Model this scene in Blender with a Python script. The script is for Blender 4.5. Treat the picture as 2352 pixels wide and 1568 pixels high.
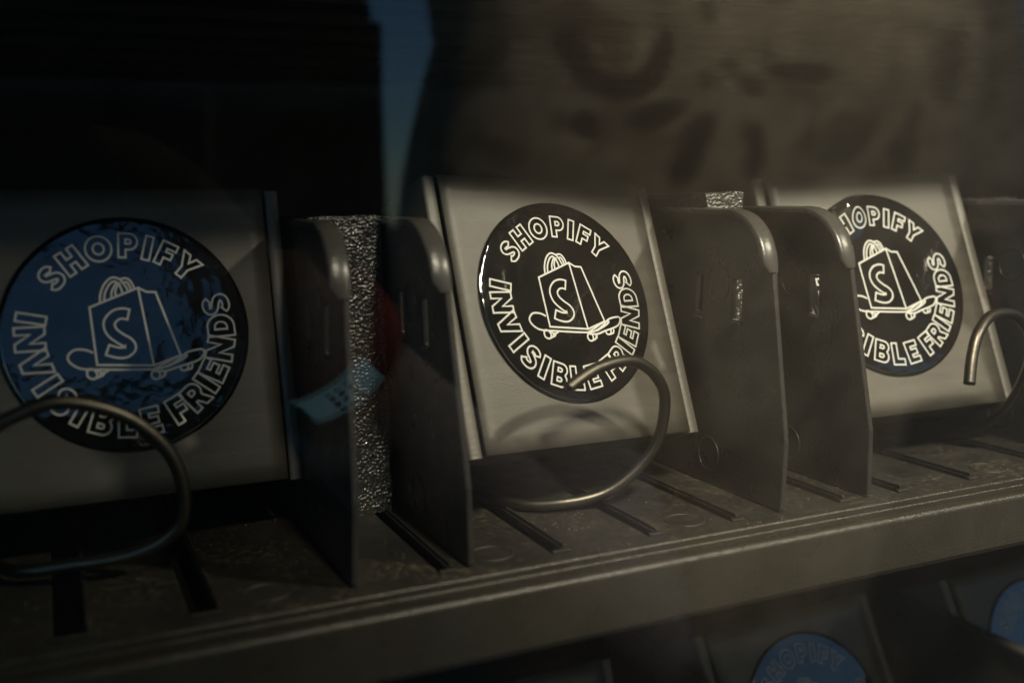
import bpy, bmesh, math, random
from mathutils import Vector, Matrix, noise
from mathutils.geometry import tessellate_polygon
R = math.radians
random.seed(7)
for o in list(bpy.data.objects): bpy.data.objects.remove(o, do_unlink=True)
scene = bpy.context.scene
COL = scene.collection

# ------------------------------------------------------------------ camera
def cam_axes(yaw, pit, roll):
    f = Vector((math.sin(yaw)*math.cos(pit), math.cos(yaw)*math.cos(pit), -math.sin(pit)))
    r0 = Vector((math.cos(yaw), -math.sin(yaw), 0)); u0 = r0.cross(f)
    return math.cos(roll)*r0+math.sin(roll)*u0, -math.sin(roll)*r0+math.cos(roll)*u0, f
CAM = Vector((-.1277, -.2411, .1029))
cr, cu, cf = cam_axes(R(24.0456), R(7.854), R(-1.2765))
cd = bpy.data.cameras.new('camera'); cam = bpy.data.objects.new('camera', cd); COL.objects.link(cam)
M = Matrix.Identity(4)
for i, a in enumerate((cr, cu, -cf)):
    for j in range(3): M[j][i] = a[j]
M.translation = CAM
cam.matrix_world = M
cd.sensor_width = 36; cd.lens = 36*2374.766/2352
cd.clip_start = .005; cd.clip_end = 500
cd.dof.use_dof = True; cd.dof.focus_distance = .354; cd.dof.aperture_fstop = 6.3
cd.dof.aperture_blades = 9
scene.camera = cam

# ------------------------------------------------------------------ world and exposure
w = bpy.data.worlds.new('World'); scene.world = w; w.use_nodes = True
nt = w.node_tree; bg = nt.nodes['Background']
sky = nt.nodes.new('ShaderNodeTexSky'); sky.sky_type = 'NISHITA'; sky.sun_disc = False
sky.sun_elevation = R(36); sky.sun_rotation = R(60); sky.air_density = 1.0; sky.dust_density = 0; sky.ozone_density = 8
hs = nt.nodes.new('ShaderNodeMix'); hs.data_type = 'RGBA'; hs.blend_type = 'MULTIPLY'; hs.inputs[0].default_value = 1; hs.inputs[7].default_value = (.66,.76,.74,1)
nt.links.new(sky.outputs[0], hs.inputs[6]); nt.links.new(hs.outputs[2], bg.inputs[0]); bg.inputs[1].default_value = .12
scene.view_settings.view_transform = 'Standard'; scene.view_settings.look = 'None'
scene.view_settings.exposure = 0; scene.view_settings.gamma = 1
cy = scene.cycles
cy.use_denoising = True
cy.max_bounces = 8; cy.transparent_max_bounces = 16
cy.sample_clamp_indirect = 4

# ------------------------------------------------------------------ helpers
def nodemat(name, base=(.5,.5,.5), rough=.5, metal=0, spec=.5, coat=0):
    m = bpy.data.materials.new(name); m.use_nodes = True
    b = m.node_tree.nodes['Principled BSDF']
    b.inputs['Base Color'].default_value = (*base, 1); b.inputs['Roughness'].default_value = rough
    b.inputs['Metallic'].default_value = metal; b.inputs['Specular IOR Level'].default_value = spec
    b.inputs['Coat Weight'].default_value = coat
    return m, m.node_tree, b
def N(nt, t, **kw):
    n = nt.nodes.new(t)
    for k, v in kw.items():
        if isinstance(v, tuple) and k.startswith('i_'): n.inputs[k[2:]].default_value = v
        elif k.startswith('i_'): n.inputs[k[2:].replace('_', ' ')].default_value = v
        else: setattr(n, k, v)
    return n
def coords(nt, scale=(1,1,1)):
    t = nt.nodes.new('ShaderNodeTexCoord'); mp = nt.nodes.new('ShaderNodeMapping')
    mp.inputs['Scale'].default_value = scale
    nt.links.new(t.outputs['Object'], mp.inputs[0]); return mp.outputs[0]
def noisy(nt, vec, scale, detail=4, rough=.55):
    n = nt.nodes.new('ShaderNodeTexNoise'); n.inputs['Scale'].default_value = scale
    n.inputs['Detail'].default_value = detail; n.inputs['Roughness'].default_value = rough
    nt.links.new(vec, n.inputs['Vector']); return n.outputs['Fac']
def ramp(nt, fac, stops):
    r = nt.nodes.new('ShaderNodeValToRGB'); e = r.color_ramp.elements
    e[0].position, e[0].color = stops[0][0], (*stops[0][1], 1); e[1].position, e[1].color = stops[-1][0], (*stops[-1][1], 1)
    for p, c in stops[1:-1]:
        x = e.new(p); x.color = (*c, 1)
    nt.links.new(fac, r.inputs[0]); return r.outputs[0]
def bump(nt, b, h, strength, dist=.001):
    n = nt.nodes.new('ShaderNodeBump'); n.inputs['Strength'].default_value = strength; n.inputs['Distance'].default_value = dist
    nt.links.new(h, n.inputs['Height']); nt.links.new(n.outputs[0], b.inputs['Normal']); return n

def link(o, parent=None, **props):
    COL.objects.link(o)
    if parent is not None: o.parent = parent
    for k, v in props.items(): o[k] = v
    return o
def mesh_obj(name, verts, faces, mat, parent=None, smooth=False, bevel=0, **props):
    me = bpy.data.meshes.new(name); me.from_pydata([tuple(v) for v in verts], [], faces); me.update()
    bm = bmesh.new(); bm.from_mesh(me); bmesh.ops.recalc_face_normals(bm, faces=bm.faces); bm.to_mesh(me); bm.free()
    me.materials.append(mat)
    if smooth:
        for p in me.polygons: p.use_smooth = True
    o = bpy.data.objects.new(name, me)
    link(o, parent, **props)
    if bevel:
        md = o.modifiers.new('bevel', 'BEVEL'); md.width = bevel; md.segments = 2; md.limit_method = 'ANGLE'; md.angle_limit = R(35)
        md.harden_normals = False
    return o
def thing(name, label, cat, group=None, mat=None, loc=None):
    e = bpy.data.objects.new(name, None); e.empty_display_size = .02; COL.objects.link(e)
    e['label'] = label; e['category'] = cat
    if group: e['group'] = group
    if loc is not None: e.location = loc
    if mat is not None: e.matrix_world = mat
    return e
def tag(o, label, cat, group=None):
    o['label'] = label; o['category'] = cat
    if group: o['group'] = group
    return o
def copy_tree(o, parent=None):
    c = o.copy(); COL.objects.link(c)
    if parent is not None: c.parent = parent
    for ch in list(o.children): copy_tree(ch, c)
    return c
def box_vf(x0,x1,y0,y1,z0,z1, V=None, F=None):
    V = [] if V is None else V; F = [] if F is None else F
    k = len(V)
    V += [(x,y,z) for z in (z0,z1) for y in (y0,y1) for x in (x0,x1)]
    F += [tuple(k+i for i in f) for f in ((0,2,3,1),(4,5,7,6),(0,1,5,4),(2,6,7,3),(0,4,6,2),(1,3,7,5))]
    return V, F
def box(name, x0,x1,y0,y1,z0,z1, mat, parent=None, bevel=.0004, **p):
    V, F = box_vf(x0,x1,y0,y1,z0,z1)
    return mesh_obj(name, V, F, mat, parent, bevel=bevel, **p)
def plate_vf(loops, to3, t0, t1):
    """flat plate with holes: loops[0] outline, the rest holes (2D); to3(a,b,t) -> 3D"""
    tris = tessellate_polygon([[Vector((a,b,0)) for a,b in l] for l in loops])
    flat = [p for l in loops for p in l]; n = len(flat)
    V = [to3(a,b,t0) for a,b in flat]+[to3(a,b,t1) for a,b in flat]
    F = [tuple(t) for t in tris]+[tuple(i+n for i in reversed(t)) for t in tris]
    k = 0
    for l in loops:
        m = len(l)
        for i in range(m):
            a, b = k+i, k+(i+1)%m
            F.append((a, b, b+n, a+n))
        k += m
    return V, F
def tube_vf(path, rad, seg=14, closed=False, cap=True):
    path = [Vector(p) for p in path]; n = len(path)
    rads = rad if isinstance(rad, (list, tuple)) else [rad]*n
    V, F = [], []
    up = None
    for i, p in enumerate(path):
        if closed: t = (path[(i+1)%n]-path[i-1]).normalized()
        else: t = (path[min(i+1,n-1)]-path[max(i-1,0)]).normalized()
        if up is None: up = t.orthogonal().normalized()
        up = (up-t*up.dot(t)).normalized(); s = t.cross(up)
        for k in range(seg):
            a = 2*math.pi*k/seg
            V.append(p+rads[i]*(math.cos(a)*up+math.sin(a)*s))
    m = n if closed else n-1
    for i in range(m):
        for k in range(seg):
            F.append((i*seg+k, i*seg+(k+1)%seg, ((i+1)%n)*seg+(k+1)%seg, ((i+1)%n)*seg+k))
    if cap and not closed:
        F.append(tuple(range(seg))[::-1]); F.append(tuple((n-1)*seg+k for k in range(seg)))
    return V, F
def loft_vf(rings):
    """rings: list of lists of points, equal length, closed loops; capped"""
    m = len(rings[0]); V = [p for r in rings for p in r]; F = []
    for i in range(len(rings)-1):
        for k in range(m):
            F.append((i*m+k, i*m+(k+1)%m, (i+1)*m+(k+1)%m, (i+1)*m+k))
    F.append(tuple(range(m))[::-1]); F.append(tuple((len(rings)-1)*m+k for k in range(m)))
    return V, F

def spline3(P, n):
    out = []
    for i in range(len(P)-1):
        p0, p1, p2, p3 = P[max(i-1,0)], P[i], P[i+1], P[min(i+2,len(P)-1)]
        for k in range(n):
            t = k/n
            out.append(tuple(.5*((2*p1[j])+(-p0[j]+p2[j])*t+(2*p0[j]-5*p1[j]+4*p2[j]-p3[j])*t*t+(-p0[j]+3*p1[j]-3*p2[j]+p3[j])*t**3) for j in (0,1,2)))
    out.append(tuple(P[-1])); return out

# ------------------------------------------------------------------ materials
def m_plastic(name, base, rough, grain, strength, dusty=0.0):
    m, nt, b = nodemat(name, base, rough, 0, .5)
    v = coords(nt)
    f = noisy(nt, v, grain, 6, .6); bump(nt, b, f, strength, .0006)
    g = noisy(nt, v, 35, 5, .65)
    c = ramp(nt, g, [(.35, tuple(x*.8 for x in base)), (.6, base), (.8, tuple(min(1, x*(1.25+dusty)+dusty*.02) for x in base))])
    nt.links.new(c, b.inputs['Base Color'])
    rr = ramp(nt, noisy(nt, v, 60, 4), [(.3, (rough-.08,)*3), (.7, (rough+.1,)*3)])
    nt.links.new(rr, b.inputs['Roughness'])
    return m
DIV = m_plastic('divider_plastic', (.026,.0245,.022), .30, 900, .3)
RIM = m_plastic('rim_plastic', (.05,.047,.043), .25, 700, .15)
RAIL = m_plastic('rail_plastic', (.030,.027,.021), .27, 1300, .38)
CAB = m_plastic('cabinet_paint', (.012,.013,.012), .6, 500, .1)
# floor of the tray: dusty black plastic
FLOOR, nt, b = nodemat('tray_plastic', (.05,.045,.038), .5)
v = coords(nt)
d1 = noisy(nt, v, 28, 8, .72); d2 = noisy(nt, v, 420, 3, .6)
mx = N(nt, 'ShaderNodeMath', operation='MULTIPLY'); nt.links.new(d1, mx.inputs[0]); nt.links.new(d2, mx.inputs[1])
c = ramp(nt, mx.outputs[0], [(.20, (.016,.015,.013)), (.30, (.026,.023,.019)), (.42, (.10,.08,.05))])
nt.links.new(c, b.inputs['Base Color']); bump(nt, b, noisy(nt, v, 700, 6, .65), .3, .0006)
rr = ramp(nt, noisy(nt, v, 90, 4), [(.3, (.38,)*3), (.7, (.6,)*3)]); nt.links.new(rr, b.inputs['Roughness'])
GROOVE_SHADE, nt, b = nodemat('groove_shade', (.005,.005,.005), .7, 0, .2)  # black that stands in for shade down in the rail grooves
# cardboard
CARD, nt, b = nodemat('grey_cardboard', (.08,.073,.06), .46, 0, .6)
v = coords(nt, (14, 14, 260)); st = noisy(nt, v, 1, 4, .6)
v2 = coords(nt); fb = noisy(nt, v2, 1400, 4, .6); bl = noisy(nt, v2, 45, 5, .6)
c = ramp(nt, bl, [(.3, (.064,.058,.048)), (.7, (.086,.078,.065))])
cm = N(nt,'ShaderNodeMix',data_type='RGBA',blend_type='MULTIPLY'); cm.inputs[0].default_value = 1; nt.links.new(c, cm.inputs[6]); nt.links.new(ramp(nt, st, [(.32,(.72,.72,.72)),(.62,(1,1,1))]), cm.inputs[7]); nt.links.new(cm.outputs[2], b.inputs['Base Color'])
rr = ramp(nt, st, [(.3, (.42,)*3), (.7, (.54,)*3)]); nt.links.new(rr, b.inputs['Roughness'])
ad = N(nt, 'ShaderNodeMath', operation='ADD'); nt.links.new(fb, ad.inputs[0]); nt.links.new(st, ad.inputs[1]); bump(nt, b, ad.outputs[0], .16, .0006)
EDGE, nt, b = nodemat('cardboard_edge', (.085,.077,.064), .5, 0, .7)
v = coords(nt, (30,30,240)); bump(nt, b, noisy(nt, v, 3, 4), .3, .0006)
# black vinyl sticker
VINYL, nt, b = nodemat('black_vinyl', (.006,.006,.006), .05, 0, .9, .35); b.inputs['Coat Roughness'].default_value = .04
v = coords(nt); n1 = noisy(nt, v, 55, 3, .5); n2 = noisy(nt, v, 500, 2, .5)
ma = N(nt, 'ShaderNodeMath', operation='MULTIPLY_ADD'); ma.inputs[1].default_value = .05
nt.links.new(n2, ma.inputs[0]); nt.links.new(n1, ma.inputs[2]); bump(nt, b, ma.outputs[0], .15, .004)
INK, nt, b = nodemat('cream_ink', (.48,.48,.455), .45)
WIRE, nt, b = nodemat('steel_wire', (.11,.10,.085), .42, 1.0)
v = coords(nt); bump(nt, b, noisy(nt, v, 800, 4), .15, .0004)
FOAM, nt, b = nodemat('black_foam', (.028,.027,.024), .30, 0, 1, .5)
v = coords(nt); bump(nt, b, noisy(nt, v, 900, 3), .4, .001)
DUST, nt, b = nodemat('dust', (.20,.16,.10), .8)
BLACK = m_plastic('black_camera', (.012,.012,.012), .45, 1800, .25)
MARK = m_plastic('mould_mark', (.035,.032,.027), .45, 500, .1)
# door glass: thin reflecting pane, Schlick reflectance on each face
GLASS = bpy.data.materials.new('door_glass'); GLASS.use_nodes = True; nt = GLASS.node_tree
for n in list(nt.nodes): nt.nodes.remove(n)
out = N(nt, 'ShaderNodeOutputMaterial'); tr = N(nt, 'ShaderNodeBsdfTransparent'); gl = N(nt, 'ShaderNodeBsdfGlossy')
tr.inputs[0].default_value = (.97,.985,.97,1); gl.inputs['Roughness'].default_value = .0
ge = N(nt, 'ShaderNodeNewGeometry'); dt = N(nt, 'ShaderNodeVectorMath', operation='DOT_PRODUCT')
nt.links.new(ge.outputs['Incoming'], dt.inputs[0]); nt.links.new(ge.outputs['Normal'], dt.inputs[1])
ab = N(nt, 'ShaderNodeMath', operation='ABSOLUTE'); nt.links.new(dt.outputs['Value'], ab.inputs[0])
om = N(nt, 'ShaderNodeMath', operation='SUBTRACT'); om.inputs[0].default_value = 1; nt.links.new(ab.outputs[0], om.inputs[1])
pw = N(nt, 'ShaderNodeMath', operation='POWER'); pw.inputs[1].default_value = 5; nt.links.new(om.outputs[0], pw.inputs[0])
fr = N(nt, 'ShaderNodeMath', operation='MULTIPLY_ADD'); fr.inputs[1].default_value = .955; fr.inputs[2].default_value = .045
nt.links.new(pw.outputs[0], fr.inputs[0])
ms = N(nt, 'ShaderNodeMixShader'); nt.links.new(fr.outputs[0], ms.inputs[0]); nt.links.new(tr.outputs[0], ms.inputs[1]); nt.links.new(gl.outputs[0], ms.inputs[2])
df = N(nt, 'ShaderNodeBsdfDiffuse'); tl = N(nt, 'ShaderNodeBsdfTranslucent'); df.inputs[0].default_value = (.8,.78,.74,1); tl.inputs[0].default_value = (.8,.78,.74,1)
m2 = N(nt, 'ShaderNodeMixShader'); m2.inputs[0].default_value = .5; nt.links.new(df.outputs[0], m2.inputs[1]); nt.links.new(tl.outputs[0], m2.inputs[2])
film = ramp(nt, noisy(nt, coords(nt, (1,1,.6)), 9, 6, .6), [(.34, (.0005,)*3), (.72, (.011,)*3)])
m3 = N(nt, 'ShaderNodeMixShader'); nt.links.new(film, m3.inputs[0]); nt.links.new(ms.outputs[0], m3.inputs[1]); nt.links.new(m2.outputs[0], m3.inputs[2])
nt.links.new(m3.outputs[0], out.inputs[0])

# ------------------------------------------------------------------ vending machine cabinet
LOWER = -.19
cab = thing('vending_machine', 'black vending machine cabinet round the shelves, its dark inside walls', 'vending machine')
box('back_panel', -.5, .64, .50, .52, -.42, .52, CAB, cab)
box('side_panel', .62, .64, -.03, .498, -.42, .52, CAB, cab)
box('side_panel', -.44, -.42, -.03, .498, -.42, .52, CAB, cab)
box('roof_panel', -.44, .64, -.03, .498, .40, .42, CAB, cab)
box('bottom_panel', -.44, .64, -.03, .498, -.44, -.425, CAB, cab)
door = thing('glass_door', 'clear glass door in front of the shelves, mirroring the photographer in a blotched shirt', 'glass door')
box('glass_pane', -.40, .60, -.051, -.047, -.40, .50, GLASS, door, bevel=0)
box('door_frame', .602, .66, -.075, -.032, -.46, .56, CAB, door)
box('door_frame', -.46, -.402, -.075, -.032, -.46, .56, CAB, door)
box('door_frame', -.40, .60, -.075, -.032, .502, .56, CAB, door)
box('door_frame', -.40, .60, -.075, -.032, -.46, -.402, CAB, door)

# ------------------------------------------------------------------ trays
def rect(x0,x1,y0,y1): return [(x0,y0),(x1,y0),(x1,y1),(x0,y1)]
SLOTS = [(-.160,-.1535),(-.1335,-.1262),(-.1015,-.0950),(-.0345,-.0310),(.0005,.0050),(.0335,.0372),(.0640,.0672),(.1075,.1110),(.1330,.1365),(.1660,.1700),(.2080,.2120),(.2400,.2440)]
def bead(y, r, z0): return [(y+r*math.cos(R(a)), z0+r*math.sin(R(a))) for a in range(0,181,18)]
RAILP = [(.0136,.0001)]+bead(.0124,.0009,-.0001)+[(.0114,-.0050),(.0076,-.0050)]+bead(.0066,.0007,.0000)+[(.0058,-.0046),(.0030,-.0046),(.0026,-.0004),(.0016,.0006)]+[(-.0002-.0021*math.sin(R(a)), -.0013+.0021*math.cos(R(a))) for a in range(0,91,10)]+[(-.0022,-.0160),(-.0014,-.0176),(.0004,-.0180),(.0040,-.0180),(.0045,-.0150),(.0136,-.0150)]
def make_tray(z, label):
    t = thing('shelf_tray', label, 'shelf', 'black plastic shelves of the vending machine', loc=(0,0,z))
    holes = [rect(a,b_,.022,.20) for a,b_ in SLOTS]
    V, F = plate_vf([rect(-.40,.60,.0136,.42)]+holes, lambda a,b_,t_: (a,b_,t_), 0.0, -.0028)
    mesh_obj('floor_panel', V, F, FLOOR, t, bevel=.0004)
    # black pan under the slots, with ribs across
    V, F = box_vf(-.40,.60,.0140,.42,-.0135,-.0115)
    for k in range(9):
        y = .045+.042*k; box_vf(-.40,.60,y,y+.003,-.0175,-.0137,V,F)
    mesh_obj('under_pan', V, F, CAB, t)
    # raised lips beside the slots
    for a,b_ in SLOTS:
        V, F = box_vf(b_+.0004,b_+.0014,.0235,.20,.0001,.0011)
        box_vf(a-.0002,b_+.0012,.0196,.0212,.0001,.0008,V,F)
        mesh_obj('slot_lip', V, F, FLOOR, t, bevel=.0002)
    V = [(x,y,zz) for x in (-.40,.60) for y,zz in RAILP]; n = len(RAILP)
    F = [(i,(i+1)%n,n+(i+1)%n,n+i) for i in range(n)]+[tuple(range(n))[::-1],tuple(range(n,2*n))]
    fr_ = mesh_obj('front_rail', V, F, RAIL, t, True); md = fr_.modifiers.new('edges','EDGE_SPLIT'); md.split_angle = R(24)
    for y0_,y1_ in ((.00305,.00575),(.00765,.01130)):      # black strips standing in for the shade inside the two rail grooves
        box('groove_shade_strip', -.40, .60, y0_, y1_, -.0040, -.0011, GROOVE_SHADE, t, bevel=0)
    for x in (-.1505,-.0808,-.0154,.0516,.1850,.2480):
        V, F = tube_vf([(x+.0062*math.cos(a),.0285+.0062*math.sin(a),.00005) for a in [2*math.pi*k/40 for k in range(40)]], .00028, 6, True)
        mesh_obj('mould_mark', V, F, MARK, t, True)
    return t
make_tray(0, 'black plastic shelf carrying the front row of boxes, dusty floor and grooved front rail')
make_tray(LOWER, 'lower black plastic shelf almost out of view under the front rail')
make_tray(.19, 'upper black plastic shelf above the boxes, only its dark ribbed underside showing')

# ------------------------------------------------------------------ dividers
def arc(cx, cz, r, a0, a1, n): return [(cx+r*math.cos(R(a0+(a1-a0)*i/n)), cz+r*math.sin(R(a0+(a1-a0)*i/n))) for i in range(n+1)]
FRONT = [(.0200,.0008),(.0192,.0235),(.0285,.0775)]
CORN = [(.0285+.0205-.0205*math.cos(R(a)), .0775+.0200*math.sin(R(a))) for a in range(8, 91, 8)]
OUT = [(.0218,.0008)]+FRONT+CORN+[(.20,.0985),(.20,.0008)]
def slot(y,z0,z1,w): return [(y-w/2,z0),(y+w/2,z0),(y+w/2,z1),(y-w/2,z1)]
def make_divider(label):
    t = thing('shelf_divider', label, 'divider', 'upright plastic dividers between the boxes')
    holes = [slot(.0690,.0615,.0750,.0036), slot(.0468,.0600,.0742,.0050)]
    V, F = plate_vf([OUT]+holes, lambda a,b_,t_: (t_,a,b_), 0, .0020)
    mesh_obj('panel', V, F, DIV, t, bevel=.0006)
    # curled rim over the front corner: swept rectangular lip towards -X and +X
    prof = [FRONT[2]]+CORN+[(.075,.0977),(.095,.0978)]
    m = len(prof); V = []; F = []
    for i,(y,zz) in enumerate(prof):
        a = Vector(prof[min(i+1,m-1)])-Vector(prof[max(i-1,0)]); a.normalize(); nn = Vector((-a.y,a.x))   # outward
        k = min(1, (i+.6)/1.6)*min(1, (m-1-i+.25)/2.5)
        xl, xr = -.0034*k-.0002, .0022+.0003*k; xm = (xl+xr)/2; hw = (xr-xl)/2; p = Vector((y,zz))
        for q in range(9):
            a_ = R(180-22.5*q); o1 = p+nn*(-.0002+.0008*math.sin(a_)); V.append((xm+hw*math.cos(a_), *o1))
        o2 = p-nn*.0016; V += [(xr,*o2),(xl,*o2)]
    for i in range(m-1):
        for k in range(11): F.append((i*11+k,i*11+(k+1)%11,i*11+11+(k+1)%11,i*11+11+k))
    F += [tuple(range(11))[::-1], tuple((m-1)*11+k for k in range(11))]
    ro = mesh_obj('rim', V, F, RIM, t, True)
    md = ro.modifiers.new('edges', 'EDGE_SPLIT'); md.split_angle = R(50)
    for (y,zz,r) in ((.0577,.0722,.0063),(.0606,.0111,.0060)):
        V, F = tube_vf([(-.00002,y+r*math.cos(a),zz+r*math.sin(a)) for a in [2*math.pi*k/44 for k in range(44)]], .00022, 6, True)
        mesh_obj('mould_mark', V, F, DIV, t, True)
    V, F = [], []
    for y in (.0690,.0468):
        box_vf(-.0012,-.0001,y-.0026,y+.0022,.0590,.0598,V,F)
    mesh_obj('slot_ledge', V, F, DIV, t, bevel=.0002)
    return t
d0 = make_divider('dim divider with a bright rim spot between the left box and the tall foam strip')
def place_div(x, label, lean=0, first=None, z=0):   # lean: degrees the top leans to the right
    d = first or copy_tree(d0)
    d.location = (x,0,z); d['label'] = label; d.rotation_euler = (0,R(lean),0)
    return d
place_div(-.0600, d0['label'], 2.5, d0)
place_div(-.0262, 'divider with a bright rim spot between the tall foam strip and the middle box', -1)
place_div(.0826, 'well lit divider with slots and a round mark, just right of the middle box', 1.8)
place_div(.1191, 'divider with one pale slot covering the left edge of the right box', -1.4)
place_div(.2276, 'shadowed divider at the right edge, beside the right box')
place_div(.2640, 'rearmost dark divider at the far right, past the shadowed one')
for x, l in ((-.06,'divider of the lower shelf left of its leftmost visible box'),(-.0262,'divider of the lower shelf against the left side of its leftmost visible box'),(.0990,'lower shelf divider left of the box with the blue shining sticker'),(.2400,'lower shelf divider between the two blue shining stickers')):
    place_div(x, l, 0, None, LOWER)

# ------------------------------------------------------------------ foam strips
def make_foam(name_label, x0, x1, y0, y1, z0, z1, sx=.0016, seed=0):
    t = thing('foam_strip', name_label, 'foam', 'black foam strips between the dividers', loc=((x0+x1)/2, y0, z0))
    w_, h_, d_ = x1-x0, z1-z0, y1-y0
    nx, nz, ny = int(w_/.00026), int(h_/.00026), 12
    def cell(px, pz, py):
        p = Vector((px*820, pz*1150, py*430+seed))
        d, pts = noise.voronoi(p)
        q = Vector((px*1700, pz*1700, py*900+seed+9))
        return .00085*max(-.2, .75-d[0]*1.5)*(.75+.9*noise.noise(p*.37)) + noise.noise(q)*.00035
    V, F = [], []
    for j in range(nz+1):
        for i in range(nx+1):
            x = -w_/2+w_*i/nx; z = h_*j/nz
            e = cell(x,z,0)
            ex = 1 if 0 < i < nx else 0
            wob = .0006*noise.noise(Vector((x*120, z*160, seed)))
            V.append((x+(0 if ex else wob*1.3), -e+.0004, z+(wob if j in (0,nz) else 0)))
    for j in range(nz):
        for i in range(nx):
            a = j*(nx+1)+i; F.append((a,a+1,a+nx+2,a+nx+1))
    def ring(idx, ox, oz):           # carry a border back along the side: pitted near the front, plain further in
        last = list(idx)
        for y in [.0005*q for q in range(1, 41)]+[d_]:
            k = len(V)
            for n_, a in enumerate(idx):
                e = cell(V[a][0]+.31*ox, V[a][2]+.17*oz, y) if (y < d_ and 0 < n_ < len(idx)-1) else 0
                V.append((V[a][0]+ox*e*.8, y, V[a][2]+oz*e*.8))
            for n_ in range(len(idx)-1): F.append((last[n_], last[n_+1], k+n_+1, k+n_))
            last = list(range(k, k+len(idx)))
    ring([i for i in range(nx+1)], 0, -1); ring([j*(nx+1)+nx for j in range(nz+1)], 1, 0)
    ring([nz*(nx+1)+i for i in range(nx,-1,-1)], 0, 1); ring([j*(nx+1) for j in range(nz,-1,-1)], -1, 0)
    mesh_obj('foam_body', V, F, FOAM, t, True)
    return t
make_foam('tall rough black foam strip standing between the two left dividers', -.0522, -.0283, .083, .20, -.0005+.0006, .0985, seed=1)
make_foam('rough black foam strip showing only its top above the well lit divider', .0885, .1045, .070, .20, .0006, .1035, seed=5)
make_foam('rough black foam strip in the dark at the right edge of the picture', .2320, .2615, .085, .20, .0006, .0985, seed=8)

# ------------------------------------------------------------------ lettering (2D outlines in cap heights)
def el(cx, cz, rx, rz, a0, a1, n): return [(cx+rx*math.cos(R(a0+(a1-a0)*i/n)), cz+rz*math.sin(R(a0+(a1-a0)*i/n))) for i in range(n+1)]
def spline(P, n=8):
    out = []
    for i in range(len(P)-1):
        p0, p1, p2, p3 = P[max(i-1,0)], P[i], P[i+1], P[min(i+2,len(P)-1)]
        for k in range(n):
            t = k/n
            out.append(tuple(.5*((2*p1[j])+(-p0[j]+p2[j])*t+(2*p0[j]-5*p1[j]+4*p2[j]-p3[j])*t*t+(-p0[j]+3*p1[j]-3*p2[j]+p3[j])*t**3) for j in (0,1)))
    out.append(P[-1]); return out
def thicken(P, w_):
    L, Rr = [], []
    for i, p in enumerate(P):
        a = Vector(P[min(i+1,len(P)-1)])-Vector(P[max(i-1,0)]); a.normalize(); n_ = Vector((-a.y,a.x))*w_/2
        L.append((p[0]+n_.x,p[1]+n_.y)); Rr.append((p[0]-n_.x,p[1]-n_.y))
    return L+Rr[::-1]
SK = spline([(.63,.72),(.57,.82),(.43,.865),(.27,.83),(.20,.72),(.27,.60),(.44,.51),(.60,.41),(.65,.28),(.57,.16),(.40,.125),(.22,.16),(.14,.27)], 6)
G = {
 'I': (.32, [rect(0,.32,0,1)]),
 'H': (.86, [[(0,0),(.30,0),(.30,.37),(.56,.37),(.56,0),(.86,0),(.86,1),(.56,1),(.56,.63),(.30,.63),(.30,1),(0,1)]]),
 'O': (1.02, [el(.51,.5,.52,.52,0,354,59), el(.51,.5,.22,.23,0,350,35)]),
 'P': (.76, [[(0,0),(.29,0),(.29,.33)]+el(.43,.665,.335,.335,-90,90,14)+[(0,1)], [(.28,.57),(.28,.76)]+el(.41,.665,.095,.095,90,-90,8)]),
 'F': (.68, [[(0,0),(.29,0),(.29,.34),(.60,.34),(.60,.60),(.29,.60),(.29,.74),(.68,.74),(.68,1),(0,1)]]),
 'Y': (.94, [[(.32,0),(.62,0),(.62,.40),(.96,1),(.63,1),(.47,.68),(.31,1),(-.02,1),(.32,.40)]]),
 'N': (.90, [[(0,0),(.28,0),(.28,.50),(.62,0),(.90,0),(.90,1),(.62,1),(.62,.50),(.28,1),(0,1)]]),
 'V': (.96, [[(.32,0),(.64,0),(.96,1),(.64,1),(.48,.44),(.32,1),(0,1)]]),
 'S': (.78, [thicken(SK, .255)]),
 'B': (.78, [[(0,0)]+el(.48,.29,.30,.29,-90,52,12)+el(.46,.74,.28,.26,-42,90,12)+[(0,1)], [(.27,.22),(.27,.38)]+el(.42,.30,.085,.08,90,-90,6), [(.27,.64),(.27,.79)]+el(.40,.715,.08,.075,90,-90,6)]),
 'L': (.66, [[(0,0),(.66,0),(.66,.27),(.29,.27),(.29,1),(0,1)]]),
 'E': (.68, [[(0,0),(.68,0),(.68,.25),(.29,.25),(.29,.38),(.61,.38),(.61,.62),(.29,.62),(.29,.75),(.68,.75),(.68,1),(0,1)]]),
 'R': (.82, [[(0,0),(.28,0),(.28,.31),(.36,.31),(.54,0),(.86,0),(.66,.37)]+el(.44,.68,.33,.32,-45,90,12)+[(0,1)], [(.28,.58),(.28,.77)]+el(.41,.675,.095,.095,90,-90,8)]),
 'D': (.86, [[(0,0)]+el(.40,.5,.46,.5,-90,90,18)+[(0,1)], [(.28,.27),(.28,.73)]+el(.38,.5,.20,.23,90,-90,10)]),
}
TOPT = [('S',138.9),('H',122.5),('O',104.4),('P',86.3),('I',74.0),('F',61.9),('Y',47.2)]
BOTT = [('I',167.3),('N',180),('V',196),('I',210.5),('S',223.5),('I',236.3),('B',249.8),('L',265),('E',279.2),('F',297.5),('R',310.5),('I',321.6),('E',331.2),('N',346.1),('D',361.5),('S',375.3)]
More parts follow.
